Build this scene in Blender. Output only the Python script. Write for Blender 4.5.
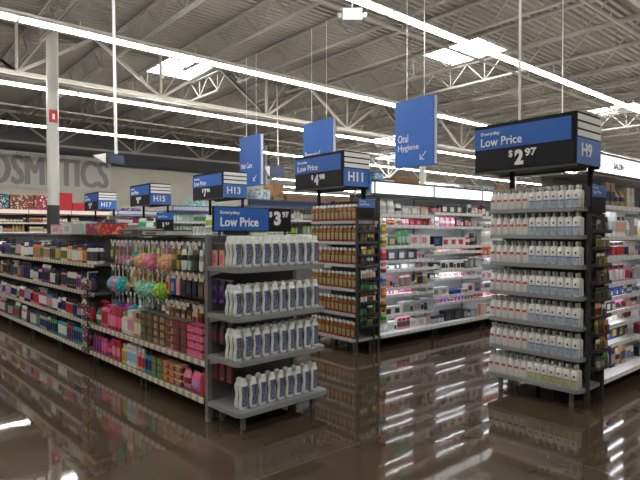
import bpy, bmesh, math, random
from mathutils import Matrix, Vector
random.seed(11)
S = bpy.context.scene
C = S.collection
for o in list(bpy.data.objects): bpy.data.objects.remove(o)

# ------------------------------------------------------------------ camera, world, exposure
cam_d = bpy.data.cameras.new('camera')
cam = bpy.data.objects.new('camera', cam_d); C.objects.link(cam); S.camera = cam
cam_d.sensor_fit = 'HORIZONTAL'; cam_d.sensor_width = 36; cam_d.lens = 36*536/640
cam_d.clip_start = .05; cam_d.clip_end = 200
cam.location = (0, 0, 1.5)
cam.rotation_euler = (math.radians(90) - math.atan(8/536), 0, math.radians(49.4-90))
w = bpy.data.worlds.new('world'); S.world = w; w.use_nodes = True
w.node_tree.nodes['Background'].inputs[0].default_value = (.8, .85, .9, 1)
w.node_tree.nodes['Background'].inputs[1].default_value = .3
S.view_settings.view_transform = 'Standard'; S.view_settings.look = 'None'
S.view_settings.gamma = 1; S.view_settings.use_curve_mapping = False
S.view_settings.exposure = 0.22
LAMP = 26.0          # strip lamp emission
LED = 9.0            # shelf strips
SKYL = 22.0           # skylight diffusers

# ------------------------------------------------------------------ materials
MATS = {}
def mat(name, col, rough=.5, metal=0, emit=0, spec=.5, noise=0, nscale=20, trans=0, coat=0):
    if name in MATS: return MATS[name]
    m = bpy.data.materials.new(name); m.use_nodes = True
    nt = m.node_tree; b = nt.nodes['Principled BSDF']
    c = (*col, 1)
    b.inputs['Base Color'].default_value = c
    b.inputs['Roughness'].default_value = rough
    b.inputs['Metallic'].default_value = metal
    b.inputs['Specular IOR Level'].default_value = spec
    if trans: b.inputs['Transmission Weight'].default_value = trans
    if emit:
        b.inputs['Emission Color'].default_value = c
        b.inputs['Emission Strength'].default_value = emit
    if noise:
        tc = nt.nodes.new('ShaderNodeTexCoord'); n = nt.nodes.new('ShaderNodeTexNoise')
        n.inputs['Scale'].default_value = nscale; n.inputs['Detail'].default_value = 3
        nt.links.new(tc.outputs['Object'], n.inputs['Vector'])
        r = nt.nodes.new('ShaderNodeValToRGB')
        r.color_ramp.elements[0].position = .3; r.color_ramp.elements[1].position = .7
        r.color_ramp.elements[0].color = (*[v*(1-noise) for v in col], 1)
        r.color_ramp.elements[1].color = (*[min(1, v*(1+noise)) for v in col], 1)
        nt.links.new(n.outputs[0], r.inputs[0]); nt.links.new(r.outputs[0], b.inputs['Base Color'])
    MATS[name] = m; return m
def printed(name, base, inks, scale=60, rough=.4, stretch=(1, 1, 1)):
    """packaging print: base colour with small blocks of other inks"""
    if name in MATS: return MATS[name]
    m = bpy.data.materials.new(name); m.use_nodes = True
    nt = m.node_tree; b = nt.nodes['Principled BSDF']; b.inputs['Roughness'].default_value = rough
    tc = nt.nodes.new('ShaderNodeTexCoord'); mp = nt.nodes.new('ShaderNodeMapping')
    mp.inputs['Scale'].default_value = stretch
    v = nt.nodes.new('ShaderNodeTexVoronoi'); v.inputs['Scale'].default_value = scale
    nt.links.new(tc.outputs['Object'], mp.inputs[0]); nt.links.new(mp.outputs[0], v.inputs['Vector'])
    r = nt.nodes.new('ShaderNodeValToRGB'); r.color_ramp.interpolation = 'CONSTANT'
    el = r.color_ramp.elements; el[0].color = (*base, 1); el[0].position = 0
    el[1].color = (*inks[0], 1); el[1].position = .5
    for i, k in enumerate(inks[1:]):
        e = el.new(.5 + .5*(i+1)/len(inks)); e.color = (*k, 1)
    sp = nt.nodes.new('ShaderNodeSeparateColor'); nt.links.new(v.outputs['Color'], sp.inputs[0])
    nt.links.new(sp.outputs[0], r.inputs[0]); nt.links.new(r.outputs[0], b.inputs['Base Color'])
    MATS[name] = m; return m

M_grey = mat('grey_powder_coat', (.2, .205, .215), .45, .2)
M_dark = mat('charcoal_steel', (.055, .057, .06), .5, .2)
M_lightshelf = mat('pale_grey_shelf', (.72, .73, .75), .4)
M_mid = mat('mid_grey_shelf', (.30, .305, .32), .42, .1)
M_white = mat('white_enamel', (.75, .75, .74), .4)
M_black = mat('black_panel', (.010, .010, .012), .6, spec=.25)
M_blue = mat('sign_blue', (.018, .125, .50), .45)
M_blue2 = mat('sign_blue_pale', (.05, .16, .50), .45)
M_txt = mat('lettering_white', (.9, .9, .92), .5)
M_stripe = mat('sign_stripe', (.88, .88, .87), .5)
M_truss = mat('cream_steel', (.46, .44, .39), .55)
M_joist = mat('grey_cream_steel', (.27, .255, .225), .6)
M_tube = mat('lit_tube', (1, .97, .9), .5, emit=LAMP)
M_led = mat('shelf_led', (.93, .96, 1), .5, emit=LED)
M_head = mat('lit_header', (.95, .97, 1), .5, emit=1.0)
M_sky = mat('skylight_diffuser', (.95, .98, 1), .5, emit=SKYL)
M_wood = mat('cardboard', (.32, .17, .08), .8, noise=.15, nscale=8)
M_back = mat('back_panel', (.10, .10, .105), .6)
M_backl = mat('pale_back_panel', (.6, .6, .61), .6)

# price channel: cream strip with tags
def tape(name, base, tag, scale):
    m = bpy.data.materials.new(name); m.use_nodes = True
    nt = m.node_tree; b = nt.nodes['Principled BSDF']; b.inputs['Roughness'].default_value = .4
    tc = nt.nodes.new('ShaderNodeTexCoord'); sx = nt.nodes.new('ShaderNodeSeparateXYZ')
    nt.links.new(tc.outputs['Object'], sx.inputs[0])
    wn = nt.nodes.new('ShaderNodeMath'); wn.operation = 'MULTIPLY'; wn.inputs[1].default_value = scale
    nt.links.new(sx.outputs[0], wn.inputs[0])
    fr = nt.nodes.new('ShaderNodeMath'); fr.operation = 'FRACT'; nt.links.new(wn.outputs[0], fr.inputs[0])
    gt = nt.nodes.new('ShaderNodeMath'); gt.operation = 'GREATER_THAN'; gt.inputs[1].default_value = .45
    nt.links.new(fr.outputs[0], gt.inputs[0])
    mx = nt.nodes.new('ShaderNodeMix'); mx.data_type = 'RGBA'
    mx.inputs[6].default_value = (*base, 1); mx.inputs[7].default_value = (*tag, 1)
    nt.links.new(gt.outputs[0], mx.inputs[0]); nt.links.new(mx.outputs[2], b.inputs['Base Color'])
    return m
M_tape = tape('price_tape', (.42, .37, .27), (.72, .68, .55), 9)
M_tape2 = tape('price_tape_pale', (.78, .78, .8), (.88, .87, .86), 8)

# ------------------------------------------------------------------ mesh builder
class MB:
    def __init__(s): s.v = []; s.f = []; s.m = []; s.mats = []
    def mi(s, m):
        if m not in s.mats: s.mats.append(m)
        return s.mats.index(m)
    def add(s, vs, fs, m):
        n = len(s.v); i = s.mi(m); s.v += [tuple(v) for v in vs]
        for f in fs: s.f.append(tuple(n+k for k in f)); s.m.append(i)
    def box(s, a, b, m):
        x0, y0, z0 = a; x1, y1, z1 = b
        s.add([(x0,y0,z0),(x1,y0,z0),(x1,y1,z0),(x0,y1,z0),(x0,y0,z1),(x1,y0,z1),(x1,y1,z1),(x0,y1,z1)],
              [(0,3,2,1),(4,5,6,7),(0,1,5,4),(1,2,6,5),(2,3,7,6),(3,0,4,7)], m)
    def prism(s, pts, z0, z1, m):
        n = len(pts)
        s.add([(x,y,z0) for x,y in pts]+[(x,y,z1) for x,y in pts],
              [tuple(range(n))[::-1], tuple(range(n,2*n))]+[(i,(i+1)%n,n+(i+1)%n,n+i) for i in range(n)], m)
    def bar(s, p, q, r, m, n=4):
        p, q = Vector(p), Vector(q); d = (q-p).normalized()
        up = Vector((0,0,1)) if abs(d.z) < .95 else Vector((1,0,0))
        a = d.cross(up).normalized(); b = d.cross(a)
        ring = [(math.cos(t), math.sin(t)) for t in [math.pi/n + 2*math.pi*i/n for i in range(n)]]
        k = r if n > 4 else r*1.3
        vs = [p+(a*c+b*e)*k for c, e in ring]+[q+(a*c+b*e)*k for c, e in ring]
        s.add(vs, [tuple(range(n))[::-1], tuple(range(n,2*n))]+[(i,(i+1)%n,n+(i+1)%n,n+i) for i in range(n)], m)
    def loft(s, prof, m, n=12, c=(0,0), cap=True, ex=2.0):
        """prof: list of (z, rx, ry[, mat]); superellipse rings"""
        vs = []; fs = []; ms = []
        for k, p in enumerate(prof):
            for i in range(n):
                t = 2*math.pi*i/n; ct, st = math.cos(t), math.sin(t)
                vs.append((c[0]+p[1]*math.copysign(abs(ct)**(2/ex), ct), c[1]+p[2]*math.copysign(abs(st)**(2/ex), st), p[0]))
        N = len(s.v); s.v += vs
        for k in range(len(prof)-1):
            mm = s.mi(prof[k][3] if len(prof[k]) > 3 else m)
            for i in range(n):
                s.f.append((N+k*n+i, N+k*n+(i+1)%n, N+(k+1)*n+(i+1)%n, N+(k+1)*n+i)); s.m.append(mm)
        if cap:
            s.f.append(tuple(N+i for i in range(n))[::-1]); s.m.append(s.mi(prof[0][3] if len(prof[0]) > 3 else m))
            L = len(prof)-1
            s.f.append(tuple(N+L*n+i for i in range(n))); s.m.append(s.mi(prof[-2][3] if len(prof[-2]) > 3 else m))
    def mesh(s, name, smooth=False):
        me = bpy.data.meshes.new(name); me.from_pydata(s.v, [], s.f)
        for m in s.mats: me.materials.append(m)
        for p, i in zip(me.polygons, s.m): p.material_index = i
        if smooth:
            me.shade_smooth()
            try: me.set_sharp_from_angle(angle=math.radians(40))
            except Exception: pass
        me.update(); return me
def link(name, data, parent=None, label=None):
    o = bpy.data.objects.new(name, data); C.objects.link(o)
    if parent: o.parent = parent
    if label: o['label'] = label
    return o
def part(name, mb, parent, label=None, smooth=False): return link(name, mb.mesh(name, smooth), parent, label)
def tag(o, label, cat, group=None):
    o['label'] = label; o['category'] = cat
    if group: o['group'] = group
    return o
def struct(name, mb, smooth=False):
    o = link(name, mb.mesh(name, smooth)); o['kind'] = 'structure'; return o
class Frame:
    def __init__(s, x, y, deg): s.o = Vector((x, y, 0)); s.r = math.radians(deg)
    def __call__(s, x, y, z=0):
        c, t = math.cos(s.r), math.sin(s.r); return Vector((s.o.x+c*x-t*y, s.o.y+t*x+c*y, z))
def root(name, fr, x, y, z, label, cat, group=None, rz=0):
    o = link(name, None); o.location = fr(x, y, z); o.rotation_euler.z = fr.r+rz; o.empty_display_size = .1
    return tag(o, label, cat, group)
W0 = Frame(0, 0, 0)
TXT = {}
def text(s, width, height, m, bold=.02, depth=.003, plane='front'):
    """lettering mesh scaled to width x height, lower left at origin, standing in x-z facing -y
    ('side': standing in y-z facing +x)"""
    cu = bpy.data.curves.new('lettering', 'FONT'); cu.body = s; cu.offset = bold; cu.extrude = .01; cu.resolution_u = 3
    t = bpy.data.objects.new('tmp', cu); C.objects.link(t)
    dg = bpy.context.evaluated_depsgraph_get(); dg.update()
    me = bpy.data.meshes.new_from_object(t.evaluated_get(dg)); bpy.data.objects.remove(t)
    xs = [v.co.x for v in me.vertices]; ys = [v.co.y for v in me.vertices]
    x0, y0 = min(xs), min(ys); sx = width/(max(xs)-x0); sy = height/(max(ys)-y0)
    for v in me.vertices:
        X, Z, D = (v.co.x-x0)*sx, (v.co.y-y0)*sy, (v.co.z/.01)*depth
        v.co = (X, -D, Z) if plane == 'front' else (D, X, Z)
    me.materials.clear(); me.materials.append(m); me.update(); return me
def put_text(s, w_, h_, m, parent, loc, **k):
    o = link('lettering', text(s, w_, h_, m, **k), parent); o.location = loc; return o

# ------------------------------------------------------------------ floor
def floor_mat():
    m = bpy.data.materials.new('polished_concrete'); m.use_nodes = True
    nt = m.node_tree; b = nt.nodes['Principled BSDF']; L = nt.links.new
    tc = nt.nodes.new('ShaderNodeTexCoord')
    n = nt.nodes.new('ShaderNodeTexNoise'); n.inputs['Scale'].default_value = .7; n.inputs['Detail'].default_value = 8; n.inputs['Roughness'].default_value = .65
    L(tc.outputs['Object'], n.inputs['Vector'])
    r = nt.nodes.new('ShaderNodeValToRGB'); L(n.outputs[0], r.inputs[0])
    r.color_ramp.elements[0].position = .3; r.color_ramp.elements[0].color = (.06, .040, .026, 1)
    r.color_ramp.elements[1].position = .75; r.color_ramp.elements[1].color = (.112, .079, .054, 1)
    sx = nt.nodes.new('ShaderNodeSeparateXYZ'); L(tc.outputs['Object'], sx.inputs[0])
    def joint(out, off, pitch):
        a = nt.nodes.new('ShaderNodeMath'); a.operation = 'SUBTRACT'; a.inputs[1].default_value = off; L(out, a.inputs[0])
        p = nt.nodes.new('ShaderNodeMath'); p.operation = 'PINGPONG'; p.inputs[1].default_value = pitch/2; L(a.outputs[0], p.inputs[0])
        g = nt.nodes.new('ShaderNodeMath'); g.operation = 'LESS_THAN'; g.inputs[1].default_value = .004; L(p.outputs[0], g.inputs[0])
        return g
    j1 = joint(sx.outputs[0], 3.52, 4.6); j2 = joint(sx.outputs[1], 2.70, 4.6)
    mxm = nt.nodes.new('ShaderNodeMath'); mxm.operation = 'MAXIMUM'; L(j1.outputs[0], mxm.inputs[0]); L(j2.outputs[0], mxm.inputs[1])
    mx = nt.nodes.new('ShaderNodeMix'); mx.data_type = 'RGBA'; L(mxm.outputs[0], mx.inputs[0]); L(r.outputs[0], mx.inputs[6])
    mx.inputs[7].default_value = (.16, .13, .105, 1)
    L(mx.outputs[2], b.inputs['Base Color'])
    n2 = nt.nodes.new('ShaderNodeTexNoise'); n2.inputs['Scale'].default_value = 1.6; n2.inputs['Detail'].default_value = 5
    L(tc.outputs['Object'], n2.inputs['Vector'])
    mr = nt.nodes.new('ShaderNodeMapRange'); mr.inputs[1].default_value = .35; mr.inputs[2].default_value = .7
    mr.inputs[3].default_value = .03; mr.inputs[4].default_value = .07; L(n2.outputs[0], mr.inputs[0]); L(mr.outputs[0], b.inputs['Roughness'])
    n3 = nt.nodes.new('ShaderNodeTexNoise'); n3.inputs['Scale'].default_value = 3; n3.inputs['Detail'].default_value = 2
    L(tc.outputs['Object'], n3.inputs['Vector'])
    bp = nt.nodes.new('ShaderNodeBump'); bp.inputs['Strength'].default_value = .03; bp.inputs['Distance'].default_value = .02
    L(n3.outputs[0], bp.inputs['Height']); L(bp.outputs[0], b.inputs['Normal'])
    b.inputs['IOR'].default_value = 1.52
    return m
X0, X1, Y0, Y1, ZR = -12, 58, -10, 45, 7.2
f = MB(); f.box((X0, Y0, -.1), (X1, Y1, 0), floor_mat()); struct('floor', f)

# ------------------------------------------------------------------ walls
M_beige = mat('beige_wall_paint', (.80, .78, .69), .8, noise=.04, nscale=2)
M_dwall = mat('charcoal_wall_paint', (.15, .15, .165), .8, noise=.05, nscale=2)
M_far = mat('far_wall_paint', (.36, .35, .33), .8)
def wall(name, a, b, m=M_far):
    k = MB(); k.box(a, b, m); return struct(name, k)
YW, XW = 31.4, 22.2
k = MB(); k.box((X0, YW, 0), (XW, YW+.2, 5.27), M_beige); k.box((X0, YW-.02, 5.27), (XW, YW+.2, ZR), M_dwall); struct('wall_back', k)
wall('wall_return', (XW-.2, YW+.2, 0), (XW, Y1, ZR), M_dwall)
wall('wall_far', (XW, Y1, 0), (X1, Y1+.2, ZR)); wall('wall_left', (X0-.2, Y0, 0), (X0, YW+.2, ZR))
wall('wall_right', (X1, Y0, 0), (X1+.2, Y1, ZR)); wall('wall_front', (X0, Y0-.2, 0), (X1, Y0, ZR))
k = MB(); k.box((X0, YW-.05, 5.22), (XW, YW-.02, 5.29), M_white); struct('trim_1', k)

# ------------------------------------------------------------------ roof deck with real flutes, open over the skylights
M_deck = mat('roof_deck_paint', (.255, .24, .21), .7, noise=.05, nscale=1)
SKY = [(13.75, 9.0), (7.75, 16.5), (25.75, 9.0), (37.75, 9.0), (1.75, 9.0), (23.75, 21.0), (29.75, 26.4)]
SW, SL = 1.7, 2.0
def deck():
    k = MB(); ys = []; y = Y0; pit = .2
    xs = sorted(set([X0, X1]+[s[0] for s in SKY]+[s[0]+SW for s in SKY]))
    while y < Y1-1e-6:
        prof = [(y, ZR), (y+.07, ZR), (y+.1, ZR+.07), (y+.17, ZR+.07), (y+.2, ZR)]
        cuts = sorted(set(xs)); spans = []
        holes = [(sx, sx+SW) for sx, sy in SKY if sy-1e-6 <= y < sy+SL-1e-6]
        holes.sort(); a = X0
        for h0, h1 in holes: spans.append((a, h0)); a = h1
        spans.append((a, X1))
        for a, b in spans:
            vs = [(a, p, z) for p, z in prof]+[(b, p, z) for p, z in prof]
            k.add(vs, [(i, i+1, 6+i, 5+i) for i in range(4)], M_deck)
        y += pit
    # closing skin above the flutes
    return k
struct('ceiling', deck())
k = MB()
for i, (sx, sy) in enumerate(SKY):
    r = root('skylight', W0, sx+SW/2, sy+SL/2, ZR+.35, 'bright daylight skylight set between the roof joists', 'skylight', 'skylights in the roof deck')
    a = MB()
    for p, q in (((-SW/2-.03, -SL/2-.03, -.36), (-SW/2, SL/2+.03, .05)), ((SW/2, -SL/2-.03, -.36), (SW/2+.03, SL/2+.03, .05)),
                 ((-SW/2, -SL/2-.03, -.36), (SW/2, -SL/2, .05)), ((-SW/2, SL/2, -.36), (SW/2, SL/2+.03, .05))): a.box(p, q, M_white)
    part('curb', a, r); a = MB(); a.box((-SW/2, -SL/2, 0), (SW/2, SL/2, .04), M_sky); part('diffuser', a, r)

# roof joists (run along y, every 2 m) and girders (along x)
def joist_mesh(L):
    k = MB(); zt, zb = 0, -.72
    for s in (-.035, .035):
        k.bar((s, 0, zt-.05), (s, L, zt-.05), .028, M_joist); k.bar((s, .6, zb), (s, L-.6, zb), .024, M_joist)
    n = int(L/1.22); p = L/n
    for i in range(n):
        a, b, c = i*p, (i+.5)*p, (i+1)*p
        k.bar((0, a, zt-.05), (0, b, zb), .015, M_joist); k.bar((0, b, zb), (0, c, zt-.05), .015, M_joist)
        k.bar((0, b, zt-.05), (0, b, zb), .011, M_joist)
    return k.mesh('roof_joist')
GY = [-8.2, 3.8, 16.0, 28.2, 40.4]
jm = [joist_mesh(GY[i+1]-GY[i]-.1) for i in range(4)]
jshort = joist_mesh(3.0)
for i in range(4):
    x = -10.4
    while x < 56:
        if True:
            o = link('roof_joist', jshort if i == 3 and x < XW+.3 else jm[i]); o.location = (x, GY[i]+.05, ZR)
            tag(o, 'open web steel roof joist under the ribbed deck', 'joist', 'roof joists')
        x += 2
    if i == 3: break
def girder_mesh():
    k = MB(); L = 8; zt, zb = -.12, -1.5
    k.bar((0, 0, zt), (L, 0, zt), .06, M_truss); k.bar((0, 0, zb), (L, 0, zb), .055, M_truss)
    for q in range(2):
        n = q*4
        k.bar((n, 0, zb), (n, 0, zt), .035, M_truss)
        for d in (-2, 2):
            if 0 <= n+d: k.bar((n, 0, zb), (n+d, 0, zt), .045, M_truss)
        k.bar((n+4, 0, zb), (n+2, 0, zt), .045, M_truss)
        for d in (.9,): k.bar((n, 0, zb), (n+d, 0, zt), .02, M_truss)
    return k.mesh('roof_girder')
gm = girder_mesh()
for gy in GY[1:4]:
    for i in range(8):
        x = -8.85+8*i
        o = link('roof_girder', gm); o.location = (x+.02, gy, ZR)
        tag(o, 'heavy cream roof girder with vee braces carrying the joists', 'girder', 'roof girders')
# sprinkler pipes
for y, z in ((13.4, 6.35), (5.0, 6.35), (8.6, 6.35), (19.0, 6.35), (23.2, 6.35)):
    k = MB(); k.bar((-11.9, y, z), (57, y, z), .035, M_truss, 8)
    for x in range(-11, 56, 3):
        k.bar((x, y, z), (x, y, z+.14), .012, M_truss); 
    o = link('sprinkler_pipe', k.mesh('sprinkler_pipe', True)); tag(o, 'long cream sprinkler pipe hung below the roof joists', 'pipe', 'sprinkler pipes')

# ------------------------------------------------------------------ strip lights
ROWS = [(-3.2, -10, 40), (1.6, -10, 50), (6.38, -10, 56), (10.93, -10, 56), (15.8, -10, 56), (21.5, -10, 56), (26.6, 22.6, 56), (31.6, 22.6, 56), (36.6, 22.6, 56), (41.6, 22.6, 56)]
hb = MB(); hb.box((.01, -.02, .0), (2.43, .02, .07), M_white); hb.box((.01, -.08, .0), (.03, .08, .05), M_white); hb.box((2.41, -.08, .0), (2.43, .08, .05), M_white)
hm = hb.mesh('housing'); tb = MB()
for s_ in (-.05, .05): tb.box((.03, s_-.018, -.012), (2.41, s_+.018, .024), M_tube)
tm = tb.mesh('tube')
wb = MB()
for x in (1.2,): wb.bar((x, 0, .07), (x, 0, 1.16), .0022, M_joist)
wm = wb.mesh('hanger')
for n, (y, a, b) in enumerate(ROWS):
    x = a
    while x < b-2:
        r = root('strip_light', W0, x, y, 5.33, 'white fluorescent strip light, lit, in a continuous row across the ceiling', 'strip light', 'ceiling strip lights')
        link('housing', hm, r); link('tube', tm, r); link('hanger', wm, r)
        x += 2.44

# ------------------------------------------------------------------ column
k = MB()
r = tag(link('steel_column', None), 'white painted roof column with a black base band in front of the cosmetics wall', 'column'); r.location = (3.95, 16.0-.35, 0)
k.loft([(2.22, .15, .15), (7.05, .15, .15)], mat('column_white', (.62, .61, .57), .5), 24); part('shaft', k, r, smooth=True)
k = MB(); k.loft([(0, .155, .155), (2.22, .155, .155)], M_dark, 24); part('base_band', k, r, 'dark painted lower band', True)
k = MB(); k.box((-.13, -.175, 4.42), (.08, -.155, 4.75), mat('sign_red', (.5, .03, .03), .5)); s = part('fire_sign', k, r, 'small red and white sign')
o = put_text('I', .06, .14, M_txt, s, (-.05, -.176, 4.50))
o.name = 'symbol'

# other columns further off
for i, (cx, cy) in enumerate(((19.6, 28.2), (27.6, 15.65), (19.6, 15.65), (35.6, 28.2), (27.6,28.2), (19.6, 3.45),(35.6,3.45),(35.6,15.65))):
    k = MB(); k.loft([(0, .13, .13, M_dark), (2.2, .13, .13), (7.05, .13, .13)], MATS['column_white'], 16)
    o = link('steel_column', k.mesh('steel_column', True)); o.location = (cx, cy, 0)
    tag(o, 'distant white roof column beyond the aisles', 'column', 'distant roof columns')

# ------------------------------------------------------------------ COSMETICS wall lettering
r = tag(link('wall_sign', None), 'large pale panel sign reading COSMETICS high on the beige wall', 'sign'); r.location = (0, YW-.05, 0)
for i in range(4):
    k = MB(); k.box((1.33+i*2.416, -.06, 3.82), (1.33+i*2.416+2.4, 0, 5.69), mat('sign_panel', (.87, .86, .83), .7)); part('panel', k, r)
mat('sign_letter_grey', (.45, .44, .43), .7)
for i, dx in enumerate((0, .045, .09, .13)):
    put_text('COSMETICS', 6.82, 1.5, MATS['sign_letter_grey'], r, (3.89+dx, -.063-.004*i, 3.99), bold=0, depth=.012)

# ------------------------------------------------------------------ shelving
def rounded(x0, x1, y0, y1, r=.06, n=4):
    pts = [(x0, y1)]
    for i in range(n+1): t = math.pi + math.pi/2*i/n; pts.append((x0+r+r*math.cos(t), y0+r+r*math.sin(t)))
    for i in range(n+1): t = -math.pi/2 + math.pi/2*i/n; pts.append((x1-r+r*math.cos(t), y0+r+r*math.sin(t)))
    pts.append((x1, y1)); return pts
def endcap(fr, wd, dp, levels, top, label, m, lip=.035, postm=None, group=None):
    r = root('endcap_shelving', fr, 0, 0, 0, label, 'display shelving')
    postm = postm or m
    for i, z in enumerate(levels):
        y0 = 0 if i == 0 else .03
        k = MB(); k.prism(rounded(0, wd, y0, dp), z-lip, z-.004, m); k.prism(rounded(.012, wd-.012, y0+.012, dp), z-.004, z, m)
        part('base_deck' if i == 0 else 'shelf', k, r)
        if i:
            for x in (.015, wd-.03):
                k = MB(); k.add([(x, dp, z-.085), (x+.012, dp, z-.085), (x+.012, y0+.22, z-lip), (x, y0+.22, z-lip), (x, dp, z-lip), (x+.012, dp, z-lip)],
                                         [(0,1,2,3), (0,4,5,1), (0,3,4), (1,5,2), (3,2,5,4)], m)
                part('bracket', k, r)
    for x in (.09, wd-.12):
        for y in (.09, dp-.05):
            k = MB(); k.box((x, y, 0), (x+.03, y+.03, levels[0]-lip), M_grey); part('leg', k, r)
    for x in (-.0, wd-.04):
        k = MB(); k.box((x, dp, 0), (x+.04, dp+.036, top), postm); part('upright', k, r)
    k = MB(); k.box((.04, dp+.015, .1), (wd-.04, dp+.035, top-.02), M_back); part('back_panel', k, r)
    return r
def bay(fr, x, L, dp, levels, top, label, m, tapem, backm, updp, group=None, led=False, header=None, hooks=None, back_z=.05, name='gondola_bay'):
    """one shelving bay facing local -y; origin at its left front corner"""
    r = root(name, fr, x, 0, 0, label, 'shelving', group)
    for i, z in enumerate(levels):
        y0 = 0 if i == 0 else dp-updp
        k = MB(); k.box((.002, y0, z-.02), (L-.002, dp, z), m)
        s = part('base_deck' if i == 0 else 'shelf', k, r)
        k = MB(); k.box((.004, y0-.012, z-.035), (L-.004, y0, z+.006), tapem); part('price_channel', k, s)
        if led and i:
            k = MB(); k.box((.10, y0+.012, z-.030), (L-.42, y0+.024, z-.0205), M_led); part('light_strip', k, s)
    k = MB(); k.box((.02, dp+.0, back_z), (L-.02, dp+.02, top-.01), backm); part('back_panel', k, r)
    for xx in (.03, L-.06):
        k = MB(); k.box((xx, .07, 0), (xx+.03, .10, levels[0]-.02), M_dark); part('leg', k, r)
    k = MB(); k.box((.0, dp-.06, 0), (L, dp-.04, levels[0]-.02), M_dark); part('kick_plate', k, r)
    for xx in (-.015, L-.015):
        k = MB(); k.box((xx, dp-.01, 0), (xx+.03, dp+.05, top), m if xx < 0 else m); part('upright', k, r)
    k = MB(); k.box((0, dp-.03 if not header else dp-updp, top), (L, dp+.05, top+.02), m); part('top_cap', k, r)
    if header:
        h0, h1, hm_, edge = header
        k = MB(); k.box((.0, dp-updp, h0), (L, dp-updp+.05, h1), hm_); h = part('header_panel', k, r)
        k = MB(); k.box((0, dp-updp-.012, h1), (L, dp-updp+.062, h1+.018), edge); k.box((0, dp-updp-.012, h0-.018), (L, dp-updp+.062, h0), edge)
        k.box((-.008, dp-updp-.012, h0), (.008, dp-updp+.0, h1), edge)
        part('frame', k, h)
    if hooks:
        for z in hooks[0]:
            n = hooks[1]
            for i in range(n):
                hx = (i+.5)*L/n
                k = MB(); k.bar((hx, dp, z), (hx, dp-.2, z+.004), .003, M_grey); k.box((hx-.016, dp-.206, z-.022), (hx+.016, dp-.202, z+.014), M_tape2)
                part('peg_hook', k, r)
    return r

# ------------------------------------------------------------------ product prototypes
COL = dict(white=(.78,.78,.76), cream=(.7,.62,.45), black=(.02,.02,.025), charcoal=(.06,.06,.07), grey=(.32,.33,.34), silver=(.5,.52,.54),
  red=(.5,.03,.04), crimson=(.33,.02,.05), pink=(.75,.25,.38), rose=(.8,.12,.28), peach=(.8,.42,.28), orange=(.75,.22,.04), amber=(.42,.13,.02),
  brown=(.16,.06,.03), tan=(.45,.28,.15), gold=(.5,.36,.1), yellow=(.75,.58,.08), lime=(.35,.62,.08), green=(.04,.32,.1), olive=(.14,.17,.05),
  mint=(.3,.66,.5), teal=(.02,.32,.36), turquoise=(.05,.5,.55), sky=(.25,.5,.75), blue=(.03,.13,.5), navy=(.012,.025,.12), purple=(.17,.05,.3),
  lilac=(.45,.32,.62), magenta=(.5,.03,.25))
def cm(c, rough=.35): return mat('plastic_'+c, COL[c], rough)
PROTO = {}
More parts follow.
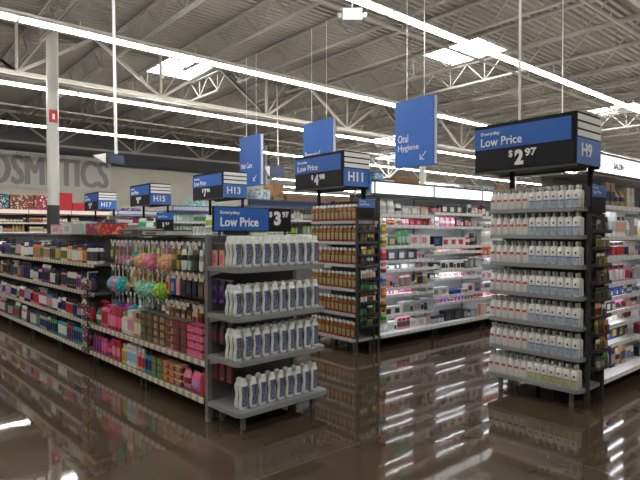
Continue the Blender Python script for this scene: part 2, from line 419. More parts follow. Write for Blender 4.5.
def proto(kind, c, l, cap):
    key = (kind, c, l, cap)
    if key in PROTO: return PROTO[key]
    A, B, K = cm(c), cm(l), cm(cap); k = MB(); sm = True
    if kind == 'flip-top bottle':      # 0.2 tall, 0.065 wide
        k.loft([(0,.028,.016),(.008,.032,.02),(.03,.032,.02,B),(.115,.031,.02),(.14,.028,.018),(.152,.018,.015)], A, 12, ex=2.4)
        k.loft([(.152,.017,.014),(.186,.016,.013),(.19,.012,.01)], K, 10); w_, h_, d_ = .066, .19, .045
    elif kind == 'pump bottle':
        k.loft([(0,.030,.026),(.03,.031,.028,B),(.125,.031,.028),(.15,.024,.022),(.16,.012,.012)], A, 12, ex=2.8)
        k.loft([(.16,.013,.013),(.18,.013,.013),(.182,.005,.005),(.20,.005,.005)], K, 8); k.box((-.008,-.034,.198),(.008,.012,.21),K); w_, h_, d_ = .066, .21, .06
    elif kind == 'round bottle':
        k.loft([(0,.027,.027),(.025,.029,.029,B),(.105,.029,.029),(.125,.024,.024),(.135,.013,.013)], A, 12)
        k.loft([(.135,.015,.015),(.165,.015,.015),(.168,.011,.011)], K, 10); w_, h_, d_ = .062, .168, .06
    elif kind == 'squeeze tube':       # standing on its cap
        k.loft([(0,.022,.018,K),(.03,.022,.018),(.034,.026,.02,B),(.10,.028,.014),(.155,.03,.004)], A, 10); w_, h_, d_ = .062, .155, .04
    elif kind == 'spray can':
        k.loft([(0,.023,.023),(.02,.024,.024,B),(.12,.024,.024),(.135,.02,.02)], A, 12)
        k.loft([(.135,.021,.021),(.17,.019,.019),(.175,.014,.014)], K, 10); w_, h_, d_ = .052, .175, .05
    elif kind == 'jar':
        k.loft([(0,.032,.032),(.008,.036,.036,B),(.05,.036,.036),(.056,.032,.032)], A, 12)
        k.loft([(.056,.035,.035),(.078,.035,.035),(.08,.032,.032)], K, 12); w_, h_, d_ = .076, .08, .075
    elif kind == 'carton':
        sm = False; k.box((-.03,-.02,0),(.03,.02,.14),A); k.box((-.031,-.021,.03),(.031,-.0195,.095),B); k.box((-.031,-.021,.105),(.031,-.0195,.125),K); w_, h_, d_ = .064, .14, .045
    elif kind == 'flat box':
        sm = False; k.box((-.055,-.04,0),(.055,.04,.045),A); k.box((-.04,-.0415,.008),(.03,-.0398,.037),B); k.box((.034,-.0415,.008),(.05,-.0398,.037),K); w_, h_, d_ = .115, .045, .085
    elif kind == 'tall box':
        sm = False; k.box((-.045,-.03,0),(.045,.03,.19),A); k.box((-.046,-.0312,.04),(.046,-.0298,.12),B); k.box((-.03,-.0312,.14),(.03,-.0298,.17),K); w_, h_, d_ = .096, .19, .065
    elif kind == 'boxed stack':
        sm = False; k.box((-.045,-.035,0),(.045,.035,.05),A); k.box((-.034,-.0365,.008),(.02,-.0348,.04),B); k.box((-.046,-.036,.036),(.046,.036,.051),K); w_, h_, d_ = .094, .052, .075
    elif kind == 'card pack':
        sm = False; k.box((-.045,-.004,0),(.045,.0,.13),A); k.box((-.03,-.022,.015),(.03,-.004,.085),B); k.box((-.045,-.0055,.098),(.045,-.0039,.122),K); w_, h_, d_ = .094, .13, .03
    elif kind == 'wide pack':
        sm = False; k.box((-.075,-.04,0),(.075,.04,.105),A); k.box((-.06,-.0415,.02),(.02,-.0398,.08),B); k.box((.03,-.0415,.015),(.065,-.0398,.06),K); w_, h_, d_ = .156, .105, .085
    elif kind == 'bagged pack':
        k.loft([(0,.05,.006),(.012,.054,.02),(.05,.058,.03,B),(.09,.056,.028),(.125,.05,.012),(.135,.052,.003)], A, 12, ex=3)
        k.box((-.04,-.004,.135),(.04,.002,.15),K); w_, h_, d_ = .122, .15, .06
    elif kind == 'hanging pack':       # hangs from a hook at the origin, reaches down 0.2
        sm = False; k.box((-.034,-.002,-.05),(.034,.0,.014),K); k.box((-.034,-.012,-.2),(.034,.0,-.05),A); k.box((-.026,-.0135,-.17),(.026,-.0118,-.09),B); w_, h_, d_ = .074, .2, .02
    elif kind == 'hanging glove':
        k.loft([(-.24,.03,.008),(-.225,.04,.012),(-.15,.042,.013,B),(-.10,.036,.011),(-.06,.03,.007),(-.045,.022,.003)], A, 10, ex=2.6); k.box((-.024,-.002,-.05),(.024,.002,.014),K); w_, h_, d_ = .084, .24, .02
    elif kind == 'hanging brush':
        k.bar((0,0,.01),(0,-.01,-.16),.007,A,6); k.loft([(-.25,.012,.01),(-.24,.03,.016),(-.19,.033,.02,B),(-.155,.014,.01)], A, 10); k.box((-.02,-.004,-.05),(.02,-.001,.012),K); w_, h_, d_ = .07, .25, .03
    me = k.mesh(kind.replace(' ', '_').replace('-', '_'), sm)
    PROTO[key] = (me, w_, h_, d_); return PROTO[key]
def loofah_mesh(c, R_=.075):
    key = ('loofah', c)
    if key in PROTO: return PROTO[key]
    bm = bmesh.new(); bmesh.ops.create_icosphere(bm, subdivisions=4, radius=R_)
    rs = random.Random(3)
    for v in bm.verts:
        n = v.co.normalized(); t = math.sin(n.x*17+n.y*9)*math.sin(n.y*19-n.z*11)*math.sin(n.z*16+n.x*5)
        v.co = n*(R_*(1+.16*t+.03*rs.uniform(-1, 1)))
    me = bpy.data.meshes.new('mesh_sponge'); bm.to_mesh(me); bm.free()
    k = MB(); k.v = [tuple(v.co - Vector((0, 0, R_+.09))) for v in me.vertices]; k.f = [tuple(p.vertices) for p in me.polygons]
    k.m = [0]*len(k.f); k.mats = [mat('mesh_'+c, COL[c], .8, noise=.35, nscale=60)]
    k.bar((-.006, 0, -.1), (0, 0, .006), .0025, cm('white')); k.bar((.006, 0, -.1), (0, 0, .006), .0025, cm('white'))
    PROTO[key] = (k.mesh('mesh_sponge'), .15, .24, .15); return PROTO[key]
USED = {}
def unique(label, prev):
    if label not in USED: USED[label] = 1; return label
    if prev:
        l2 = label + ', beside ' + prev
        if l2 not in USED: USED[l2] = 1; return l2
    return None
KIND_CAT = {'boxed stack':'box','card pack':'package','wide pack':'package','flip-top bottle':'bottle','pump bottle':'bottle','round bottle':'bottle','squeeze tube':'tube','spray can':'spray can','jar':'jar','carton':'box','flat box':'box','tall box':'box','bagged pack':'package','hanging pack':'package','hanging glove':'bath glove','hanging brush':'brush'}
NAME = {'boxed stack':'gift_box','card pack':'card_pack','wide pack':'wide_pack','flip-top bottle':'shampoo_bottle','pump bottle':'pump_bottle','round bottle':'round_bottle','squeeze tube':'squeeze_tube','spray can':'spray_can','jar':'cream_jar','carton':'carton','flat box':'flat_box','tall box':'tall_box','bagged pack':'bagged_pack','hanging pack':'hanging_pack','hanging glove':'bath_glove','hanging brush':'bath_brush'}
def describe(kind, c, l, cap):
    if kind in ('boxed stack',): return f'{c} gift box, {l} print, {cap} lid'
    if kind in ('carton', 'flat box', 'tall box', 'card pack', 'wide pack'): return f'{c} {kind}, {l} print'
    if kind == 'bagged pack': return f'plump {c} bag, {l} print'
    if kind.startswith('hanging'): return f'{c} and {l} {kind[8:]}, {cap} card'
    return f'{c} {kind}, {l} label, {cap} {"lid" if kind == "jar" else "pump" if kind == "pump bottle" else "cap"}'
def shelf_fill(fr, x0, x1, y, z, kinds, cols, where, names=None, runs=(1, 3), scale=(1, 1), rows=1, caps=None, hmax=None, gap=.004, seq=None, skew=.05):
    """facings of goods standing on one shelf, left to right; every article its own object"""
    x = x0; prev = None; miss = 0; i = 0
    while True:
        lab = None; d = ''
        for t in range(40):
            if seq and i < len(seq): kind, c, l, cap, n = seq[i]
            else: kind = random.choice(kinds); c = random.choice(cols); l = random.choice(cols); cap = random.choice(caps or ['white', 'black', c]); n = random.randint(*runs)
            if l == c and not (seq and i < len(seq)): continue
            d = describe(kind, c, l, cap); lab = unique(f'{d}, {where}', prev)
            if lab: break
            if seq and i < len(seq): lab = f'{d}, {where}, further on'; break
        if not lab: lab = d+', '+where
        me, w_, h_, d_ = proto(kind, c, l, cap)
        s = random.uniform(*scale)
        if hmax and h_*s > hmax: s = hmax/h_
        grp = f'{d} facings {where}'
        cnt = 0
        for q in range(n):
            if x+w_*s > x1: break
            if kind == 'boxed stack':
                for lv in range(4 if not hmax or hmax > .26 else 3):
                    o = link('gift_box', me); o.location = fr(x+w_*s/2, y+d_*s/2+.005, z+.001+lv*.0525*s); o.rotation_euler.z = fr.r+random.uniform(-.08, .08); o.scale = (s, s, s)
                    tag(o, lab, 'box', grp); cnt += 1
                x += w_*s+gap; continue
            for rw in range(rows):
                o = link((names or {}).get(kind, NAME[kind]), me); o.location = fr(x+w_*s/2, y+d_*s/2+.005+rw*(d_*s+.004), z+.001)
                o.rotation_euler.z = fr.r+random.uniform(-skew, skew); o.scale = (s, s, s)
                tag(o, lab, KIND_CAT[kind], grp); cnt += 1
            x += w_*s+gap
        if cnt: prev = d.split(',')[0]; miss = 0
        else: miss += 1
        i += 1
        if x + .05*scale[0] > x1 or miss > 6 or i > 80: break
def hang(fr, x, y, z, item, where, s=1):
    kind = item[0]
    if kind == 'sponge':
        me, *_ = loofah_mesh(item[1]); o = link('mesh_sponge', me); d = f'{item[1]} mesh bath sponge'; cat = 'bath sponge'
    else:
        me, *_ = proto(*item); o = link(NAME[kind], me); d = describe(*item); cat = KIND_CAT[kind]
    o.location = fr(x, y, z); o.rotation_euler.z = fr.r+random.uniform(-.2, .2); o.scale = (s, s, s)
    lab = f'{d}, {where}'; tag(o, lab, cat, d+' '+where)
    return o
ORD = ['base', 'second', 'third', 'fourth', 'fifth', 'sixth', 'seventh', 'eighth', 'ninth', 'tenth']

# ================================================================== near gondola with the 3.97 endcap
ANG = 2.8
E1 = Frame(2.085, 3.335, ANG)
L1 = [.17, .54, .87, 1.235]
endcap(E1, .92, .43, L1, 1.47, 'grey metal endcap shelving holding white body wash bottles, nearest to the camera', M_mid, lip=.04, postm=M_grey)
# body wash bottle: body / cap / label
M_bw = mat('body_wash_white', (.78, .81, .77), .3)
M_bwl = printed('body_wash_label', (.075, .095, .2), [(.22, .25, .34), (.10, .13, .26), (.36, .39, .47)], 110, .35, (1, 1, 1.3))
bwp = [(0,.028,.018),(.006,.033,.021),(.03,.0355,.022),(.055,.034,.022),(.08,.0285,.021),(.10,.026,.02),(.12,.0275,.021),(.145,.033,.022),(.168,.035,.022),(.184,.032,.02),(.196,.022,.016)]
k = MB(); k.loft(bwp, M_bw, 16, ex=2.5); bw_body = k.mesh('body', True)
k = MB(); k.loft([(.196,.0235,.0165),(.218,.0225,.0155),(.226,.017,.012),(.229,.008,.006)], mat('cap_pale', (.72, .74, .72), .3), 14, ex=2.4); bw_cap = k.mesh('cap', True)
def front_label(prof, z0, z1, half, off, m, ex=2.5, nx=7, nz=9, yoff=0):
    def rad(z):
        for a, b in zip(prof, prof[1:]):
            if a[0] <= z <= b[0]:
                t = (z-a[0])/(b[0]-a[0]); return a[1]+(b[1]-a[1])*t, a[2]+(b[2]-a[2])*t
    k = MB(); vs = []
    for j in range(nz):
        z = z0+(z1-z0)*j/(nz-1); rx, ry = rad(z)
        for i in range(nx):
            u = (-1+2*i/(nx-1))*half; cx = u
            cy = (1-abs(cx)**ex)**(1/ex)
            vs.append((rx*cx, -ry*cy-off, z))
    k.add(vs, [(j*nx+i, j*nx+i+1, (j+1)*nx+i+1, (j+1)*nx+i) for j in range(nz-1) for i in range(nx-1)], m)
    return k.mesh('label', True)
bw_lab = front_label(bwp, .022, .172, .68, .0012, M_bwl)
def bw(fr, x, y, z, lab, grp):
    o = link('body_wash_bottle', bw_body); o.location = fr(x, y, z+.001); o.rotation_euler.z = fr.r+random.uniform(-.08, .08)
    o.scale = (1.08,1.05,1.02)
    tag(o, lab, 'bottle', grp); link('cap', bw_cap, o); link('label', bw_lab, o, 'dark blue printed label')
for i, z in enumerate(L1):
    n = 10; xs = .038 if i else .085
    pit = .0865 if i else .090
    for c in range(n):
        x = xs + c*pit
        if x > .89: continue
        for rw in range(3):
            if i == 0 and rw == 2: continue
            bw(E1, x, (.075)+rw*.052, z, f'white body wash bottle, dark blue label, {("base deck","second shelf","third shelf","top shelf")[i]} of the near endcap',
               f'body wash bottles on the {("base deck","second shelf","third shelf","top shelf")[i]} of the near endcap')
# price sign on the near endcap
r = root('price_sign', E1, .02, .375, 1.472, 'blue and black Everyday Low Price sign reading $3.97 above the near endcap', 'sign')
k = MB(); k.box((0, 0, .03), (.79, .02, .232), M_black); part('backing', k, r)
k = MB(); k.box((.008, -.004, .04), (.54, 0, .224), M_blue); b = part('blue_panel', k, r, 'bright blue panel')
for x in (.05, .72):
    k = MB(); k.box((x, 0, 0), (x+.02, .018, .03), M_dark); part('clip', k, r)
put_text('Everyday', .185, .034, M_txt, b, (.06, -.006, .163), bold=.015)
put_text('Low Price', .37, .075, M_txt, b, (.06, -.006, .072), bold=.02)
put_text('$', .032, .05, M_txt, r, (.548, -.003, .15), bold=.02)
put_text('3', .072, .12, M_txt, r, (.60, -.003, .085), bold=.05)
put_text('97', .072, .052, M_txt, r, (.69, -.003, .153), bold=.03)

# ---- its long side, facing the camera's left
LEN = 9.76
FL = Frame(*E1(.0, .488)[:2], ANG)
far = FL(0, LEN)
G = Frame(far.x, far.y, ANG-90)          # local x runs from the far end towards the camera
bw_ = 1.22; nb = 8
where_bay = ['eighth', 'seventh', 'sixth', 'fifth', 'fourth', 'third', 'second', 'first']
for b in range(nb):
    pegs = b >= nb-2
    lv = [.17, .46] if pegs else [.17, .46, .80, 1.13]
    bay(G, b*bw_, bw_, .44, lv, 1.45, f'dark grey shelving bay of toiletries, {where_bay[b]} along from the near endcap', M_grey, M_tape, M_back, .42 if pegs else .38,
        hooks=([1.40, 1.12, .84], 12) if pegs else None)
k = MB(); k.box((.016, -.0, 0), (.024, .45, 1.47), M_grey)
o = link('end_panel', k.mesh('end_panel')); o.location = G(LEN+.0, .0, 0); o.rotation_euler.z = G.r
k2 = tag(o, 'dark grey steel end upright between the near endcap and the toiletries bays', 'upright')
# back half of the gondola
GB = Frame(*FL(.88, 0)[:2], ANG+90)
for b in range(nb):
    bay(GB, b*bw_, bw_, .31, [.17, .5, .82, 1.14], 1.45, 'far face shelving bay of the near gondola, turned away from the camera', M_grey, M_tape, M_back, .28, group='hidden face bays of the near gondola')
botkinds = ['flip-top bottle', 'pump bottle', 'round bottle', 'squeeze tube', 'flip-top bottle', 'spray can']
pal = {3: ['lilac', 'purple', 'white', 'cream', 'tan', 'green', 'charcoal', 'peach', 'white', 'navy'], 2: ['navy', 'purple', 'white', 'charcoal', 'gold', 'brown', 'grey', 'black', 'white'],
       1: ['teal', 'white', 'pink', 'cream', 'red', 'grey', 'white', 'lilac', 'crimson', 'navy'], 0: ['crimson', 'purple', 'navy', 'teal', 'white', 'green', 'brown', 'grey', 'silver', 'charcoal']}
pal3b = {3: ['cream', 'tan', 'olive', 'orange', 'white', 'charcoal', 'gold'], 2: ['navy', 'charcoal', 'white', 'purple', 'pink', 'black']}
for b in range(nb-2):
    for i, z in enumerate([.17, .46, .80, 1.13]):
        p = pal3b.get(i, pal[i]) if b >= nb-4 else pal[i]
        sc = (1.12, 1.32) if i else (1.0, 1.25)
        shelf_fill(G, b*bw_+.02, (b+1)*bw_-.03, (.03 if i == 0 else .07), z, botkinds, p, f'{ORD[i]} shelf, {where_bay[b]} toiletries bay', runs=(2, 4), scale=sc, rows=2 if i == 3 else 1,
                   caps=['white', 'black', 'navy', 'black', 'charcoal'], hmax=.30 if i else .27)
# the two peg bays
XP = (nb-2)*bw_
shelf_fill(G, XP+.02, XP+2*bw_-.02, .05, .46, ['pump bottle'], ['red'], 'second shelf below the pegs', rows=1, scale=(1.2, 1.35), hmax=.3, runs=(1, 2), seq=[
    ('bagged pack', 'green', 'white', 'red', 1), ('pump bottle', 'rose', 'red', 'red', 2), ('pump bottle', 'red', 'pink', 'rose', 2), ('flip-top bottle', 'crimson', 'rose', 'red', 2),
    ('round bottle', 'cream', 'white', 'grey', 2), ('tall box', 'cream', 'pink', 'white', 1), ('flip-top bottle', 'tan', 'cream', 'brown', 2), ('boxed stack', 'brown', 'olive', 'charcoal', 2),
    ('boxed stack', 'brown', 'tan', 'charcoal', 2), ('boxed stack', 'tan', 'brown', 'brown', 1), ('boxed stack', 'brown', 'crimson', 'charcoal', 2), ('boxed stack', 'pink', 'rose', 'crimson', 2), ('boxed stack', 'rose', 'crimson', 'pink', 2), ('bagged pack', 'rose', 'pink', 'white', 1), ('bagged pack', 'pink', 'charcoal', 'green', 1)])
shelf_fill(G, XP+.02, XP+2*bw_-.02, .02, .17, ['pump bottle'], ['red'], 'base deck below the pegs', rows=1, scale=(1.1, 1.2), hmax=.25, runs=(1, 2), seq=[
    ('flip-top bottle', 'crimson', 'purple', 'black', 3), ('pump bottle', 'magenta', 'rose', 'black', 2), ('bagged pack', 'crimson', 'rose', 'magenta', 1), ('tall box', 'red', 'pink', 'crimson', 2), ('round bottle', 'yellow', 'gold', 'white', 2),
    ('tall box', 'white', 'sky', 'silver', 2), ('flip-top bottle', 'peach', 'red', 'white', 2), ('flip-top bottle', 'teal', 'navy', 'black', 2), ('boxed stack', 'olive', 'green', 'brown', 2),
    ('boxed stack', 'brown', 'orange', 'tan', 2), ('boxed stack', 'brown', 'tan', 'peach', 1), ('bagged pack', 'pink', 'crimson', 'rose', 1), ('bagged pack', 'rose', 'lilac', 'pink', 1), ('bagged pack', 'grey', 'pink', 'mint', 1)])
# second layer of stacked boxes on both
def stack_layer(x0, x1, y, z, cols, where):
    shelf_fill(G, x0, x1, y, z, ['flat box'], cols, where, runs=(1, 1), scale=(.8, .8), caps=['cream', 'gold'])
row1 = [('hanging pack','olive','cream','white'), ('hanging brush','gold','cream','white'), ('hanging brush','pink','lilac','white'), ('hanging brush','lilac','pink','white'), ('hanging brush','white','rose','grey'), ('hanging brush','tan','cream','white'),
        ('hanging glove','mint','turquoise','white'), ('hanging glove','gold','tan','white'), ('sponge','peach'), ('hanging glove','lime','mint','white'), ('sponge','pink'), ('hanging glove','cream','gold','grey'),
        ('hanging glove','pink','peach','white'), ('sponge','peach'), ('hanging glove','olive','gold','white'), ('hanging glove','gold','black','white'), ('hanging glove','white','black','grey'), ('hanging glove','mint','charcoal','white'),
        ('hanging glove','charcoal','black','cream'), ('hanging glove','white','grey','black'), ('hanging glove','black','charcoal','white'), ('hanging brush','olive','cream','grey'), ('hanging pack','lilac','purple','white'), ('hanging pack','purple','lilac','grey')]
row2 = [('hanging pack','olive','green','white'), ('sponge','sky'), ('sponge','pink'), ('sponge','turquoise'), ('hanging brush','gold','cream','white'), ('hanging pack','cream','tan','white'), ('hanging pack','tan','cream','gold'), ('hanging pack','tan','gold','cream'),
        ('sponge','mint'), ('hanging pack','gold','tan','cream'), ('sponge','mint'), ('hanging pack','tan','brown','cream'), ('sponge','lime'), ('hanging pack','peach','red','cream'), ('hanging pack','blue','grey','cream'), ('hanging pack','peach','pink','cream'),
        ('hanging pack','charcoal','black','cream'), ('hanging pack','black','charcoal','cream'), ('hanging pack','black','navy','cream'), ('hanging pack','charcoal','olive','cream'), ('hanging pack','rose','pink','cream'), ('hanging pack','green','yellow','cream'), ('hanging pack','rose','crimson','black'), ('hanging pack','purple','black','cream')]
row3 = [('hanging glove','charcoal','grey','black'), ('hanging pack','charcoal','grey','white'), ('sponge','teal'), ('sponge','purple'), ('hanging glove','white','grey','charcoal'), ('sponge','magenta'), ('sponge','teal'), ('hanging glove','mint','white','grey'),
        ('sponge','grey'), ('hanging glove','grey','charcoal','white'), ('sponge','charcoal'), ('hanging glove','olive','charcoal','white'), ('hanging glove','white','brown','grey'), ('hanging pack','tan','white','cream'), ('hanging pack','brown','tan','cream'), ('hanging pack','charcoal','tan','cream'),
        ('hanging pack','brown','peach','cream'), ('hanging pack','brown','tan','black'), ('hanging pack','peach','brown','cream'), ('hanging pack','brown','crimson','cream'), ('hanging pack','tan','peach','brown'), ('hanging pack','crimson','brown','cream'), ('hanging pack','brown','crimson','black'), ('hanging pack','charcoal','brown','cream')]
for z, row, nm in ((1.40, row1, 'top peg row'), (1.12, row2, 'middle peg row'), (.84, row3, 'lowest peg row')):
    for i, it in enumerate(row):
        if it[0] == 'hanging brush' : s = 1.0
        hx = XP+(i+.5)*bw_/12
        for q, dy in enumerate((.05, .12, .185) if it[0] != 'sponge' else (.20,)):
            hang(G, hx, .44-dy, z-.012, it, nm, 1.0 if it[0] != 'sponge' else 1.15)
floral = []
for nm, b0, inks in (('floral_green', (.02,.07,.03), [(.55,.6,.5), (.05,.2,.06), (.4,.1,.15)]), ('floral_pink', (.05,.015,.03), [(.5,.1,.2), (.6,.5,.5), (.1,.03,.06)])):
    k = MB(); m_ = printed(nm, b0, inks, 70)
    k.loft([(0,.05,.006),(.012,.054,.02),(.05,.058,.03),(.09,.056,.028),(.125,.05,.012),(.135,.052,.003)], m_, 12, ex=3); floral.append(k.mesh(nm, True))
# floral clip strip hanging out in the aisle between bays
for j in range(7):
    z = 1.0-j*.12
    cc = [('green','white'), ('dark pink','white')][j % 2]
    me = floral[j % 2]
    o = link('floral_pack', me); o.location = G(XP-.03+random.uniform(-.02, .02), -.03+random.uniform(-.01,.01), z-.14); o.rotation_euler = (0, random.uniform(-.2, .2), G.r); o.scale = (1.25, 1.2, .9)
    tag(o, f'{cc[0]} and {cc[1]} floral pack on the clip strip, {("topmost","second from top","third from top","fourth from top","third from bottom","second from bottom","lowest")[j]}', 'package')
k = MB(); k.box((-.012, -.003, .12), (.012, .003, 1.05), M_white); k.box((-.012, -.003, 1.04), (.012, .11, 1.05), M_white)
o = link('clip_strip', k.mesh('clip_strip')); o.location = G(XP-.03, -.0, 0); o.rotation_euler.z = G.r
tag(o, 'white clip strip of floral packs hanging in front of the toiletries bays', 'clip strip')

# goods hanging in the gap between end upright and endcap shelves
for i, (z, a, b_) in enumerate([(1.40, 'peach', 'rose'), (1.12, 'purple', 'black'), (.80, 'charcoal', 'crimson'), (.52, 'crimson', 'charcoal')]):
    for j in range(3):
        me, *_ = proto('hanging pack', a, b_, 'charcoal'); o = link('hanging_pack', me)
        o.location = E1(.055+.0*j, .40-.10*j, z); o.rotation_euler.z = E1.r-math.pi/2; o.scale = (.8, 1, .85)
        tag(o, f'{a} and {b_} pack hanging at the left side of the near endcap', 'package', f'{a} packs at the near endcap side')
k = MB()
for z in (1.40, 1.12, .80, .52): k.bar((.055, .43, z+.01), (.055, .15, z+.01), .004, M_grey)
o = link('hook_rail', k.mesh('hook_rail')); o.location = E1(0, 0, 0); o.rotation_euler.z = E1.r
tag(o, 'set of grey side hooks on the near endcap back panel', 'hooks')

# things standing on top of the near gondola
TP = 1.471
def goods_box(fr, x, y, z, dims, m, label, name='stock_carton', cat='box', lid=None, group=None):
    r = root(name, fr, x, y, z+.001, label, cat, group); k = MB(); a, b, c = dims
    k.box((0, 0, 0), (a, b, c), m); part('body', k, r)
    k = MB(); k.box((-.003, -.003, c), (a+.003, b+.003, c+.012), lid or m); k.box((a*.15, -.002, c*.25), (a*.6, 0, c*.7), lid or M_white); part('lid', k, r)
    return r
mk = lambda n, b, i, s=30: printed('print_'+n, COL[b], [COL[c] for c in i], s*2)
goods_box(G, 5.35, .2, TP, (.45, .3, .12), mk('pinkwhite', 'white', ['white', 'rose', 'pink']), 'white and pink patterned carton on top of the near gondola', lid=cm('pink'))
goods_box(G, 5.85, .2, TP, (.4, .3, .15), cm('white'), 'plain white carton on top of the near gondola, left of the mint bin', lid=cm('silver'))
goods_box(G, 6.3, .16, TP, (.40, .3, .12), mat('pale_mint', (.5, .62, .55), .5), 'pale mint bin with green mark on top of the near gondola', 'storage_bin', 'bin', lid=cm('silver'))
goods_box(G, 6.8, .16, TP, (.5, .3, .12), mk('redcase', 'red', ['red', 'orange', 'peach'], 20), 'red shrink wrapped case with purple lid on top of the near gondola', lid=cm('purple'))
goods_box(G, 7.75, .2, TP, (.4, .28, .05), cm('charcoal'), 'low black tray on top of the near gondola', 'display_tray', 'tray', lid=cm('grey'))
goods_box(G, 8.25, .2, TP, (.5, .28, .035), cm('silver'), 'low silver tray on top of the near gondola', 'display_tray', 'tray', lid=cm('charcoal'))

# ================================================================== endcaps of aisles H9 to H17
def aisle_sign(y_left, width, aisle, price, cents, px, label, z0=2.08, z1=2.52, dp=.46, x=4.57):
    fr = Frame(x, y_left, -90)
    r = root('aisle_sign', fr, 0, 0, 0, label, 'sign')
    k = MB(); k.box((0, 0, z0), (width, dp, z1), M_black); part('housing', k, r)
    zm = z0+(z1-z0)*.47
    k = MB(); k.box((.0, -.006, zm), (width-.045, 0, z1-.035), M_blue); b = part('blue_panel', k, r, 'bright blue panel')
    put_text('Everyday', .20, .04, M_txt, b, (.07, -.008, zm+.125), bold=.01)
    put_text('Low Price', .42, .08, M_txt, b, (.07, -.008, zm+.028), bold=.006)
    k = MB(); k.box((.01, -.005, z0+.015), (width*.62, 0, zm-.008), mat('price_panel', (.016, .017, .020), .6, spec=.25)); k.box((width*.63, -.005, z0+.015), (width-.02, 0, zm-.008), MATS['price_panel'])
    pp = part('price_panel', k, r)
    put_text('$', .04, .07, M_txt, pp, (px-.06, -.008, z0+.105)); put_text(price, .085, .14, M_txt, pp, (px, -.008, z0+.035), bold=.05)
    put_text(cents, .11, .07, M_txt, pp, (px+.10, -.008, z0+.105), bold=.03)
    h = (z1-z0)
    for j in range(3):
        k = MB(); k.box((width, .012, z1-.07-j*.068), (width+.006, dp-.0, z1-.02-j*.068), M_stripe); part('stripe', k, r, 'white stripe')
    k = MB(); k.box((width, .0, z0), (width+.008, dp, z0+h*.5), M_blue2); n = part('aisle_number_panel', k, r, 'blue aisle number panel')
    put_text(aisle, .2 if len(aisle) == 2 else .26, .12, M_txt, n, (width+.01, .07, z0+.06), bold=.02, plane='side')
    for (a, bb) in ((.27, .17), (width-.08, dp-.06)):
        k = MB(); k.box((a, bb, 1.712 if bb < .2 else 1.9), (a+.035, bb+.035, z0), M_black); part('post', k, r)
    k = MB(); k.box((0, 0, z0-.02), (width, .02, z0), M_dark); k.box((0, dp-.02, z0-.02), (width, dp, z0), M_dark); part('rail', k, r)
    return r
YE = {'H9': (2.84, 3.0), 'H11': (5.53, 5.86), 'H13': (8.55, 8.86), 'H15': (11.5, 11.83), 'H17': (14.7, 15.03)}
aisle_sign(3.0, .98, 'H9', '2', '97', .42, 'H9 aisle sign with blue Low Price board and $2.97 above the white lotion endcap')
aisle_sign(5.86, .98, 'H11', '4', '98', .42, 'H11 aisle sign with blue Low Price board and $4.98 above the amber bottle endcap')
aisle_sign(8.86, 1.04, 'H13', '7', '', .42, 'H13 aisle sign with blue Low Price board behind the near price sign') if False else None
def simple(c): return c
aisle_sign(8.86, 1.06, 'H13', '7', '96', .42, 'H13 aisle sign, third from the right, above the far price board')
aisle_sign(11.83, 1.08, 'H15', '8', '97', .42, 'H15 aisle sign with blue and black boards, second from the left')
aisle_sign(15.03, 1.08, 'H17', '5', '97', .42, 'H17 aisle sign with blue and black boards, leftmost and farthest')

L9 = [.18, .44, .70, .955, 1.22, 1.475, 1.71]
E9 = Frame(4.51, 2.845, -90)
endcap(E9, .88, .42, L9, 1.93, 'dark grey endcap shelving of aisle H9 holding white lotion bottles', M_mid, postm=M_dark)
L11 = [.19, .49, .80, 1.10, 1.38, 1.64]
E11 = Frame(4.53, 5.54, -90)
endcap(E11, .89, .42, L11, 1.93, 'grey endcap shelving of aisle H11 holding amber bottles', mat('grey_lip_light', (.45,.45,.47), .4), postm=M_dark)

# lotion bottles
M_lot = mat('lotion_white', (.80, .79, .74), .35); M_clear = mat('clear_cap', (.42, .42, .41), .2)
lp = [(0,.027,.019),(.005,.0295,.022),(.128,.0295,.022),(.138,.024,.018),(.143,.012,.011),(.148,.011,.011)]
k = MB(); k.loft(lp, M_lot, 12, ex=3); lot_body = k.mesh('body', True)
lp2 = [(0,.028,.019),(.005,.0295,.022),(.10,.0285,.021),(.128,.021,.017),(.14,.011,.010),(.148,.010,.010)]
k = MB(); k.loft(lp2, mat('lotion_white_soft', (.80, .78, .76), .35), 12, ex=2.6); lot2_body = k.mesh('body', True)
k = MB(); k.loft([(.146,.012,.012),(.172,.0115,.0115),(.178,.009,.009)], M_clear, 10); k.box((-.006,-.026,.174),(.006,.008,.184),M_clear); lot_cap = k.mesh('pump', True)
k = MB(); k.loft([(.146,.0125,.0125),(.18,.012,.012),(.184,.009,.009)], M_clear, 10); lot_cap2 = k.mesh('cap', True)
M_lred = printed('label_red', (.55, .07, .08), [(.7,.4,.38), (.5,.05,.06)], 70, .4)
l_red = front_label(lp2, .068, .088, .7, .001, M_lred, 2.6)
def blue_label(m_low):
    k = MB(); a = front_label(lp, .004, .058, .8, .001, m_low, 3); return a
M_lblue = printed('label_pale_blue', (.42, .5, .58), [(.3,.42,.56), (.55,.6,.64)], 50, .4)
M_lgreen = printed('label_pale_green', (.50, .52, .30), [(.4,.46,.22), (.6,.62,.45)], 50, .4)
l_blue = blue_label(M_lblue); l_green = blue_label(M_lgreen)
l_line = front_label(lp, .058, .066, .85, .0014, cm('blue'), 3); l_line2 = front_label(lp, .058, .064, .85, .0014, cm('olive'), 3)
l_dot = front_label(lp, .088, .103, .25, .0014, cm('navy'), 3)
